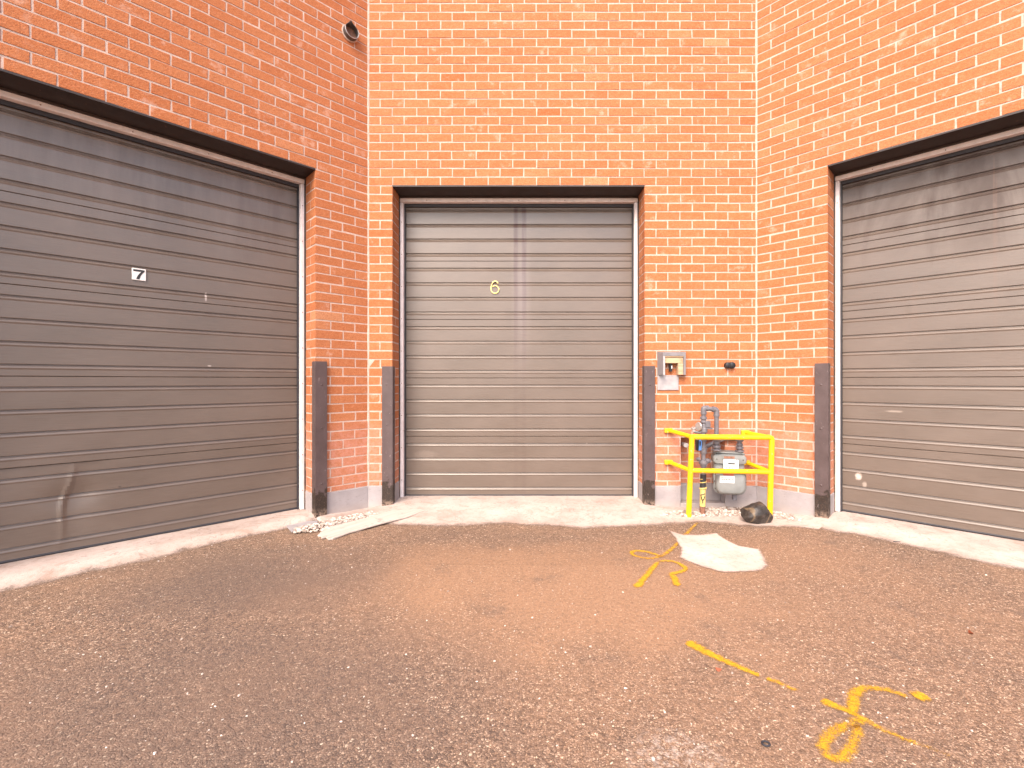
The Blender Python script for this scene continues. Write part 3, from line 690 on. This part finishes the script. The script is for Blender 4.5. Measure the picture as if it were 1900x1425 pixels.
mb = MB(); mb.lathe((-.030, -.008, .088), (0, -1, 0), [(0, .004), (.002, .004), (.003, .002)], 10); mb.lathe((.031, -.008, .030), (0, -1, 0), [(0, .004), (.002, .004), (.003, .002)], 10); mb.each('screw', 'rust', t)

# ------------------------------------------------------------------ open box, plate, cap on the brick
p = at(1246, 696, YW); t = empty('wall_box', p)
tag(t, 'open grey wall box with bare wood and a small switch inside', 'wall box')
mb = MB()   # tapered surround, open at the bottom
xo, xi, xm = .122, .095, .078; zo, zi, zm = .200, .186, .160; yb, yf = 0.0, -.075
def quad(a, b_, c, d): mb.add([a, b_, c, d], [(0, 1, 2, 3)])
out = [(-xo, yb, 0), (-xo, yb, zo), (xo, yb, zo), (xo, yb, 0)]; fr = [(-xi, yf, 0), (-xi, yf, zi), (xi, yf, zi), (xi, yf, 0)]
inn = [(-xm, yf, 0), (-xm, yf, zm), (xm, yf, zm), (xm, yf, 0)]; bk = [(-xm, -.012, 0), (-xm, -.012, zm), (xm, -.012, zm), (xm, -.012, 0)]
for i in range(3): quad(out[i], out[i + 1], fr[i + 1], fr[i])
for i in range(3): quad(fr[i], fr[i + 1], inn[i + 1], inn[i])
for i in range(3): quad(inn[i], inn[i + 1], bk[i + 1], bk[i])
quad(out[0], fr[0], inn[0], bk[0]); quad(out[3], fr[3], inn[3], bk[3])
mb.build('box_surround', 'boxgrey', t)
mb = MB(); mb.box(-.0775, .0775, -.060, -.022, .100, .148); mb.box(-.0775, .0775, -.07, -.05, .150, .1595); mb.build('wood_block', 'wood', t, bevel=.002)
mb = MB(); mb.box(.036, .0772, -.066, -.016, .002, .098); mb.build('wood_strip', 'wood', t, bevel=.002)
mb = MB(); mb.box(-.094, -.079, -.0775, -.0755, .0, .158); mb.build('steel_strip', 'steel', t)
mb = MB(); mb.box(-.026, -.004, -.034, -.005, .030, .097); mb.build('switch', 'black', t, bevel=.002)
mb = MB(); mb.box(-.013, -.006, -.037, -.0345, .055, .080); mb.build('switch_lever', 'label', t)
mb = MB(); mb.tube([(.05, -.068, .15), (.058, -.071, .125), (.052, -.069, .09)], .0016, 6); mb.tube([(.066, -.068, .152), (.058, -.071, .125)], .0016, 6); mb.each('loose_wire', 'wood', t)
p = at(1239.5, 724, YW - .004); mb = MB(); mb.cbox(-.090, .090, -.006, 0.006, 0, .128, .003); o = mb.build('blank_plate', 'plate', loc=p)
tag(o, 'flat grey rectangular cover plate under the open wall box', 'cover plate')
p = at(1352.5, 678, YW); t = empty('wall_fitting', p); tag(t, 'black twin round plastic cap on brick wall above gas meter', 'wall fitting')
for dx, r in ((-.017, .027), (.017, .028)):
    mb = MB(); mb.lathe((dx, .003, 0), (0, -1, 0), [(0, r), (.028, r), (.036, r * .92), (.040, r * .6), (.0405, .001)], 24); mb.build('cap', 'black', t, smooth=True)

# ------------------------------------------------------------------ vent pipe high on the left wall
p = wpt('L', -.162, 0); z = CAM_H + (CY - 63) / F * p.y; t = empty('vent_pipe', (p.x, p.y, z), angL); tag(t, 'round metal vent pipe stub with torn rim high on brick', 'vent pipe')
mb = MB(); n = 36; r = .058; vs = []
for j, (dy, rr) in enumerate(((.01, r), (-.04, r), (-.050, r), (-.050, r - .003), (-.03, r - .003), (.01, r - .003))):
    for i in range(n):
        q = 2 * PI * i / n; ex = 0.0
        if j in (2, 3): ex = .030 * max(0, 1 - abs(((q - PI * .56 + PI) % (2 * PI)) - PI) / .42) - .012 * max(0, 1 - abs(((q - PI * 1.1 + PI) % (2 * PI)) - PI) / .8)
        vs.append((rr * math.cos(q) * (1 + ex * 5), dy - ex * .2, rr * math.sin(q) * (1 + ex * 12)))
mb.add(vs, [(j * n + i, j * n + (i + 1) % n, (j + 1) * n + (i + 1) % n, (j + 1) * n + i) for j in range(5) for i in range(n)])
mb.build('pipe_stub', 'darksteel', t, smooth=True)
mb = MB(); mb.lathe((0, -.002, 0), (0, -1, 0), [(-.004, r - .004), (0, r - .004)], 24); mb.build('pipe_back', 'rust', t)
mb = MB(); mb.tube([(math.cos(i / 24 * 2 * PI) * (r + .004), -.005, math.sin(i / 24 * 2 * PI) * (r + .004)) for i in range(25)], .006, 8); mb.build('sealant_ring', 'mortar', t, smooth=True)
mb = MB(); mb.tube([(math.cos(math.radians(a_)) * (r - .0015), -.0505, math.sin(math.radians(a_)) * (r - .0015)) for a_ in range(170, 400, 8)], .0028, 8); mb.build('pipe_rim', 'steel', t, smooth=True)

# ------------------------------------------------------------------ yellow guard rail
YR = 3.66
Bs = empty('guard_rail', g(1350, 952)); tag(Bs, 'yellow painted pipe guard rail in front of the gas meter', 'guard rail')
O = Bs.location
def rel(v): return Vector(v) - O
lt = at(1284, 808, YR); rt = at(1432, 812, YR - .01); lb = at(1277.5, 957, YR); rb = at(1428, 958, YR - .01); lb.z = -.02; rb.z = -.02
def bar(name, a, b_, r=.0215, mat='yellow'):
    mb = MB(); mb.tube([rel(a), rel(a).lerp(rel(b_), .5), rel(b_)], r, 18); return mb.build(name, mat, Bs, smooth=True)
bar('post', lb, lt + Vector((0, 0, .004)))
mb = MB(); mb.tube([rel(rb), rel(rb.lerp(rt, .5)), rel(rt + Vector((0, 0, -.02))), rel(rt + Vector((-.004, 0, -.004))), rel(rt + Vector((-.022, 0, .002)))], .0215, 18); mb.build('post', 'yellow', Bs, smooth=True)
bar('rail', lt + Vector((0, 0, -.012)), rt + Vector((-.018, 0, .002)))
m1 = at(1281, 873, YR); m2 = at(1430, 876, YR - .01); bar('rail', m1, m2, .0195)
for (fx, fy, e) in ((1243, 799, lt + Vector((0, 0, -.012))), (1243, 858, m1), (1386, 803, rt + Vector((-.01, 0, 0))), (1387, 859, m2)):
    w_ = at(fx, fy, YW - .03); f_ = at(fx, fy, YW - .002)
    bar('brace', w_, e, .0175)
    mb = MB(); c = rel(w_); mb.box(c.x - .042, c.x + .026, c.y - .002, c.y + .028, c.z - .019, c.z + .019); mb.build('wall_bracket', 'yellow', Bs, bevel=.006)

# ------------------------------------------------------------------ gas meter with its pipes
YM = 3.74
G = empty('gas_meter', g(1303, 955)); O2 = G.location.copy(); G.location = O2
tag(G, 'grey gas meter with pipework and taped riser against the brick wall', 'gas meter')
def gp(px, py, Y=YM): return at(px, py, Y) - O2
def elbow_path(pts, rad=.035, n=6):
    P = [Vector(p) for p in pts]; out = [P[0]]
    for i in range(1, len(P) - 1):
        a_ = (P[i - 1] - P[i]).normalized(); c_ = (P[i + 1] - P[i]).normalized(); r_ = min(rad, (P[i - 1] - P[i]).length * .49, (P[i + 1] - P[i]).length * .49)
        s_, e_ = P[i] + a_ * r_, P[i] + c_ * r_
        for k_ in range(n + 1): t_ = k_ / n; out.append(s_ * (1 - t_) ** 2 + P[i] * 2 * t_ * (1 - t_) + e_ * t_ ** 2)
    out.append(P[-1]); return out
def pipe(name, pts, r=.0185, mat='pipe', rad=.035):
    mb = MB(); mb.tube(elbow_path(pts, rad), r, 18); return mb.build(name, mat, G, smooth=True)
def collar(mb, p_, ax, prof, n=18): mb.lathe(p_, ax, prof, n)
# riser, lowest to top
base = gp(1303.5, 952); base.z = -.02
pipe('rusty_riser', [base, gp(1303.5, 938)], .022, 'rust')
pipe('riser_tape', [gp(1303.5, 939), gp(1304, 907)], .0225, 'tapeyellow')
mb = MB()     # black figures on the tape
for pts_ in ([(1301, 921), (1302, 926), (1304, 929), (1304, 934)], [(1307.5, 921), (1306, 926), (1304, 929)], [(1299.5, 919), (1306, 917), (1308, 916)]):
    mb.tube([gp(x, y, YM - .0225) for x, y in pts_], .0042, 6)
mb.build('tape_marks', 'ink', G)
pipe('riser_wrap', [gp(1304, 907), gp(1305, 880)], .0235, 'tapeblack')
mb = MB(); mb.tube([gp(1304.5, 894) + Vector((math.cos(q) * .025, math.sin(q) * .025, .06 * (q / (2 * PI) / 2.2) - .02 )) for q in [i * .3 for i in range(36)]], .0035, 6); mb.build('yellow_cord', 'tapeyellow', G, smooth=True)
mb = MB(); mb.tube([gp(1304, 906) + Vector((math.cos(q) * .0255, math.sin(q) * .0255, .016 * q / (2 * PI) - .008)) for q in [i * .3 for i in range(22)]], .006, 6); mb.build('yellow_tape_ring', 'tapeyellow', G, smooth=True)
pipe('riser', [gp(1305, 880), gp(1305.5, 772)], .0175)
mb = MB()
for (y_, hh, rr) in ((866, .03, .0255), (842, .045, .025), (834, .012, .031), (819, .03, .0245), (785, .02, .0245), (778, .022, .0265)):
    collar(mb, gp(1305.3, y_), (0, 0, 1), [(0, rr * .9), (.003, rr), (hh - .003, rr), (hh, rr * .9)])
mb.each('pipe_collar', 'pipe', G, smooth=True)
mb = MB()      # shut-off valve
mb.lathe(gp(1305, 862), (0, 0, 1), [(0, .022), (.004, .034), (.018, .036), (.032, .034), (.036, .022)], 20)
mb.lathe(gp(1298, 852) + Vector((0, 0, 0)), (-1, -.1, .1), [(0, .016), (.02, .016), (.022, .010), (.03, .010)], 14)
mb.lathe(gp(1311, 855), (.6, -.7, .1), [(0, .020), (.02, .020), (.022, .014), (.034, .014)], 14)
mb.build('shutoff_valve', 'pipe', G, smooth=True)
mb = MB()      # regulator
mb.lathe(gp(1306, 803), (0, 0, 1), [(0, .022), (.004, .028), (.035, .028), (.04, .024), (.07, .024), (.074, .020)], 20)
c_ = gp(1313, 795); mb.box(c_.x - .026, c_.x + .030, c_.y - .028, c_.y + .026, c_.z - .004, c_.z + .008)
c_ = gp(1311, 788); mb.box(c_.x - .018, c_.x + .022, c_.y - .03, c_.y + .02, c_.z - .02, c_.z + .03)
mb.lathe(gp(1302, 793), (-1, -.25, 0), [(0, .014), (.028, .014)], 12)
mb.build('regulator', 'pipe', G, smooth=True, bevel=.003)
mb = MB(); mb.lathe(gp(1298, 791), (-1, -.35, 0), [(0, .02), (.004, .034), (.009, .036), (.016, .033), (.018, .012)], 24); mb.build('regulator_cap', 'steel', G, smooth=True)
mb = MB(); mb.lathe(gp(1287, 801, YM + .02), (0, 0, 1), [(0, .015), (.02, .016), (.024, .020), (.036, .020), (.040, .012)], 14); mb.build('vent_plug', 'steel', G, smooth=True)
mb = MB(); mb.tube([gp(1287, 801, YM + .02), gp(1304, 803, YM)], .011, 10); mb.build('plug_arm', 'pipe', G, smooth=True)
# bridge pipe over to the meter inlet
pipe('bridge_pipe', [gp(1305.5, 779), gp(1305.5, 757), gp(1329.5, 760), gp(1329.5, 836)], .0180, 'pipe', .03)
mb = MB()
for p_, ax in ((gp(1305.5, 768), (0, 0, 1)), (gp(1329.5, 772), (0, 0, 1)), (gp(1311, 757.5), (1, 0, -.1)), (gp(1322, 759), (1, 0, -.1))): collar(mb, p_, ax, [(-.004, .021), (-.002, .0245), (.012, .0245), (.014, .021)])
mb.tube(elbow_path([gp(1305.5, 768), gp(1305.5, 757), gp(1312, 757.7)], .03), .0225, 16); mb.tube(elbow_path([gp(1322, 759), gp(1329.5, 760), gp(1329.5, 771)], .03), .0225, 16)
for y_, hh, rr in ((836, .012, .038), (831, .02, .033), (824, .022, .027), (818, .02, .031)): collar(mb, gp(1329.5, y_), (0, 0, 1), [(0, rr * .93), (.003, rr), (hh - .003, rr), (hh, rr * .93)])
for y_, hh, rr in ((838, .012, .036), (833, .02, .030), (827, .018, .026), (819, .024, .030)): collar(mb, gp(1372.5, y_), (0, 0, 1), [(0, rr * .93), (.003, rr), (hh - .003, rr), (hh, rr * .93)])
mb.each('pipe_fitting', 'pipe', G, smooth=True)
pipe('outlet_pipe', [gp(1372.5, 836), gp(1372.5, 814), gp(1368, 814, YW - .03), gp(1345, 813, YW - .03), gp(1309, 829, YW + .02), gp(1300, 832, YW + .2)], .0185, 'pipe', .03)
pipe('wall_pipe', [gp(1273, 826, YW - .05), gp(1266, 824, YW + .12)], .019, 'steel')
mb = MB(); c_ = gp(1296.5, 826, YM + .01); mb.box(c_.x - .020, c_.x + .018, c_.y - .012, c_.y + .025, c_.z - .045, c_.z + .045); mb.build('tag_holder', 'black', G, bevel=.006)
mb = MB(); c_ = gp(1299, 826, YM - .012); mb.prism([(c_.x - .013, c_.z - .045), (c_.x + .011, c_.z - .040), (c_.x + .014, c_.z + .030), (c_.x + .006, c_.z + .046), (c_.x - .008, c_.z + .040)], c_.y - .006, c_.y + .006, .003); mb.build('blue_tag', 'blue', G)
mb = MB(); c_ = gp(1299, 824, YM - .019); mb.box(c_.x - .004, c_.x + .005, c_.y - .002, c_.y + .002, c_.z - .012, c_.z + .022); mb.build('tag_window', 'ink', G)
# meter body (local frame turned a little to the left)
def rrect(x0, x1, z0, z1, r, n=6, taper=0.0):
    o = []
    for (cx, cz, a0) in ((x1 - r, z1 - r, 0), (x0 + r, z1 - r, 90), (x0 + r, z0 + r, 180), (x1 - r, z0 + r, 270)):
        for i in range(n + 1):
            q = math.radians(a0 + 90 * i / n); xx = cx + r * math.cos(q); zz = cz + r * math.sin(q); o.append((xx + taper * (zz - z0) * (1 if xx < (x0 + x1) / 2 else -1), zz))
    return o
mc = gp(1354, 918, YM); MR = math.radians(-14); ML = (mc.x + .004, mc.y + .02, mc.z)
def mpart(mb, name, mat, **kw): return mb.build(name, mat, G, ML, MR, **kw)
mb = MB(); mb.prism(rrect(-.118, .118, .055, .285, .045), -.010, .095, .02); body = mpart(mb, 'meter_case', 'meter', smooth=True)
mb = MB(); mb.prism(rrect(-.128, .128, .250, .325, .028), -.035, .100, .014); mb.prism(rrect(-.122, .122, .318, .350, .02, taper=.25), -.020, .088, .012); mpart(mb, 'meter_top', 'meter', smooth=True)
mb = MB(); mb.prism(rrect(-.112, .112, .015, .200, .055), -.085, -.008, .022); mb.prism(rrect(-.124, .124, .003, .212, .058), -.030, -.016, .004)
mpart(mb, 'front_cover', 'meter', smooth=True)
mb = MB()
for i in range(14):
    q = 2 * PI * i / 14; x_ = .118 * math.copysign(abs(math.cos(q)) ** .6, math.cos(q)); z_ = .108 + .099 * math.copysign(abs(math.sin(q)) ** .6, math.sin(q)); mb.lathe((x_, -.029, z_), (0, -1, 0), [(0, .006), (.006, .006), (.008, .003)], 8)
for x_ in (-.10, -.05, .05, .10): mb.lathe((x_, -.034, .290), (0, -1, 0), [(0, .005), (.005, .005), (.007, .002)], 8)
mb.each('bolt', 'darksteel', G, ML, MR)
mb = MB(); mb.prism(rrect(-.052, .062, .205, .290, .006), -.056, -.030, .004); ix = mpart(mb, 'index_box', 'label', smooth=True)
def sub(mb, name, mat): return mb.build(name, mat, ix)
mb = MB(); mb.box(-.018, .034, -.0575, -.0562, .254, .266); 
for i in range(4): mb.lathe((-.030 + .024 * i, -.0562, .228), (0, -1, 0), [(0, .004), (.0012, .004)], 12)
sub(mb, 'index_dials', 'ink')
mb = MB(); mb.box(-.046, .056, -.0572, -.0562, .278, .2805); mb.box(-.046, .056, -.0572, -.0562, .240, .2415); mb.each('index_line', 'redink', ix)
mb = MB(); mb.box(-.085, .025, -.0885, -.0855, .110, .165); lb_ = mpart(mb, 'meter_label', 'label')
mb = MB()
random.seed(3)
for z_, h_ in ((.150, .003), (.134, .007), (.120, .003)):
    x_ = -.078
    while x_ < .014: q = random.uniform(.004, .012); mb.box(x_, x_ + q, -.0895, -.0886, z_, z_ + h_); x_ += q + .0035
mb.build('label_print', 'ink', lb_)
mb = MB(); mb.box(-.060, .020, -.0880, -.0850, .170, .182); mpart(mb, 'warning_label', 'redink')
mb = MB(); mb.box(-.045, .035, -.0375, -.0355, .298, .316); mpart(mb, 'orange_sticker', 'rust')
mb = MB(); mb.box(.03, .06, .0, .06, -.05, .06); mpart(mb, 'support_foot', 'pipe', bevel=.004)

# ------------------------------------------------------------------ things lying on the ground
import bmesh
def blob(name, mat, loc, size, seed, sub=4, rough=.25, flat=0.0, rot=0.0, facets=6):
    bm = bmesh.new(); bmesh.ops.create_icosphere(bm, subdivisions=sub, radius=1)
    rs = random.Random(seed); pl = [Vector((rs.gauss(0, 1), rs.gauss(0, 1), rs.gauss(0, .8))).normalized() for _ in range(facets)]; dd = [rs.uniform(.68, .86) for _ in pl]
    for v in bm.verts:
        c = v.co.copy()
        for n_, d_ in zip(pl, dd):
            k_ = c.dot(n_)
            if k_ > d_: c -= n_ * (k_ - d_) * .9
        c *= 1 + rough * .35 * mn.noise(c * 1.6 + Vector((seed, 0, 0))) + rough * .12 * mn.noise(c * 5 + Vector((seed, 3, 0)))
        v.co = Vector((c.x * size[0], c.y * size[1], c.z * size[2]))
    for v in bm.verts: v.co.z *= 1 + flat * v.co.x / size[0]
    zmin = min(v.co.z for v in bm.verts)
    for v in bm.verts:
        v.co.z = max(v.co.z, zmin * .7)
    zmin = min(v.co.z for v in bm.verts)
    for v in bm.verts: v.co.z -= zmin
    me = bpy.data.meshes.new(name); bm.to_mesh(me); bm.free(); me.materials.append(MAT[mat])
    me.polygons.foreach_set('use_smooth', [True] * len(me.polygons)); me.set_sharp_from_angle(angle=math.radians(28))
    o = bpy.data.objects.new(name, me); COL.objects.link(o); o.location = loc; o.rotation_euler = (0, 0, rot); return o
rk = g(1410, 974); rk.y += .06
tag(blob('rock', 'rock', rk, (.122, .09, .088), 21, 4, .30, flat=.30, rot=.1, facets=7), 'dark smooth rock lying at the foot of the right yellow post', 'rock')
# plank
def slab(name, mat, pts, z0, z1, label, cat, bevel=.002, tilt=0.0):
    P = [g(*p, z1) for p in pts]; c = sum(P, Vector()) / len(P)
    d = (P[len(P) // 2] - P[0]); 
    ex = max(((a_ - b_) for a_ in P for b_ in P), key=lambda v: v.length); ang = math.atan2(ex.y, ex.x)
    mb = MB(); n = len(P); ca, sa = math.cos(-ang), math.sin(-ang)
    loc = [((p.x - c.x) * ca - (p.y - c.y) * sa, (p.x - c.x) * sa + (p.y - c.y) * ca) for p in P]
    vs = [(x, y, z + tilt * x) for z in (z0, z1) for x, y in loc]
    mb.add(vs, [tuple(range(n)), tuple(range(n, 2 * n))] + [(i, (i + 1) % n, (i + 1) % n + n, i + n) for i in range(n)])
    o = mb.build(name, mat, loc=(c.x, c.y, 0), rot=ang, bevel=bevel); return tag(o, label, cat)
slab('wooden_plank', 'board', [(589, 991), (597, 984), (608, 977), (680, 961), (750, 943), (772, 944), (788, 950), (760, 959), (700, 973), (650, 986), (618, 997), (609, 998), (605, 994), (598, 996), (595, 992)], .009, .019, 'pale weathered wooden plank with a splintered end lying below the brick pier', 'plank', .0015, .024)
slab('sheet_scrap', 'plate', [(531, 975), (560, 967), (590, 966), (586, 974), (562, 978), (541, 987)], .006, .012, 'thin grey sheet scrap on the sill at the foot of the left pier', 'scrap', .001)
def gravel(name, mat, cnt, pick, smin, smax, seed):
    rs = random.Random(seed); mb = MB()
    base = []
    bm = bmesh.new(); bmesh.ops.create_icosphere(bm, subdivisions=1, radius=1); bv = [v.co.copy() for v in bm.verts]; bf = [tuple(v.index for v in f.verts) for f in bm.faces]; bm.free()
    for _ in range(cnt):
        c = pick(rs); s_ = rs.uniform(smin, smax) * rs.uniform(.6, 1); a_ = rs.uniform(0, 6.3); sx, sy, sz = rs.uniform(.8, 1.4), rs.uniform(.7, 1.1), rs.uniform(.45, .8); sd = rs.uniform(0, 90)
        vs = []
        for v in bv:
            q = v * (1 + .45 * mn.noise(v * 1.3 + Vector((sd, sd, 0)))); x, y = q.x * sx, q.y * sy
            vs.append((c[0] + s_ * (x * math.cos(a_) - y * math.sin(a_)), c[1] + s_ * (x * math.sin(a_) + y * math.cos(a_)), c[2] + s_ * (q.z * sz + sz * .5)))
        mb.add(vs, bf, 0, rs.random())
    return mb.build(name, mat)
def in_quad(a_, b_, c_, d_):
    A, B, C_, D = [g(*p) for p in (a_, b_, c_, d_)]
    def f(rs):
        u, v = rs.random(), rs.random() ** 1.0; p_ = A.lerp(B, u).lerp(D.lerp(C_, u), v); return (p_.x, p_.y, .006 + rs.uniform(0, .006))
    return f
q1 = in_quad((612, 966), (715, 946), (735, 953), (603, 980)); q2 = in_quad((548, 983), (612, 966), (612, 985), (545, 992))
tag(gravel('gravel', 'pebble', 760, lambda rs: q1(rs) if rs.random() < .68 else q2(rs), .006, .015, 4), 'pale loose gravel along the foot of the left brick pier', 'gravel', kind='stuff')
q3 = in_quad((1310, 941), (1408, 942), (1440, 958), (1270, 960)); q4 = in_quad((1225, 950), (1330, 952), (1330, 962), (1225, 960)); q5 = in_quad((1400, 946), (1500, 958), (1515, 970), (1410, 964))
tag(gravel('gravel', 'pebble', 900, lambda rs: (q3 if rs.random() < .7 else (q4 if rs.random() < .5 else q5))(rs), .006, .017, 9), 'pale loose gravel around the foot of the gas riser', 'gravel', kind='stuff')
bits = [(50 + random.random() * 1800, 1010 + random.random() ** 1.3 * 400) for _ in range(420)]
def pickbit(rs):
    p_ = bits[rs.randrange(len(bits))]; v = g(*p_); return (v.x + rs.uniform(-.2, .2), min(3.3, v.y + rs.uniform(-.2, .2)), .0)
tag(gravel('loose_grit', 'pebble', 420, pickbit, .002, .0055, 12), 'small loose grit scattered over the asphalt', 'grit', kind='stuff')
def leaf(px, py, s_, label, seed):
    rs = random.Random(seed); p_ = g(px, py); mb = MB(); n = 14; pts = []
    for i in range(n):
        q = 2 * PI * i / n; r_ = s_ * (.75 + .35 * math.cos(q) ** 2 + rs.uniform(-.15, .15)); pts.append((r_ * math.cos(q), .6 * r_ * math.sin(q), .006 + .006 * math.cos(2 * q)))
    mb.add([(0, 0, .012)] + pts + [(0, 0, .010)] + [(x, y, z - .002) for x, y, z in pts], [(0, 1 + i, 1 + (i + 1) % n) for i in range(n)] + [(n + 1, n + 2 + i, n + 2 + (i + 1) % n) for i in range(n)] + [(1 + i, n + 2 + i, n + 2 + (i + 1) % n, 1 + (i + 1) % n) for i in range(n)])
    tag(mb.build('dry_leaf', 'leaf', loc=p_, rot=rs.uniform(0, 6)), label, 'leaf')
leaf(1333, 1245, .010, 'tiny dry red leaf lying left of the straight yellow line', 1); leaf(1801, 1176, .012, 'tiny dry brown leaf on the asphalt near the right door', 2)
v = g(1421, 1382); mb = MB(); mb.tube([(math.cos(q / 12 * 2 * PI) * .011, math.sin(q / 12 * 2 * PI) * .009, .004) for q in range(13)], .003, 8); tag(mb.build('rubber_ring', 'rubber', loc=v, smooth=True), 'small black ring lying on the asphalt below the straight yellow line', 'ring')
v = g(1664, 1006, .02); mb = MB(); mb.tube([(-.02, .004, .004), (0, 0, .005), (.018, -.008, .004)], .003, 6); tag(mb.build('twig', 'rubber', loc=v), 'short dark twig on the concrete apron before the right door', 'twig')
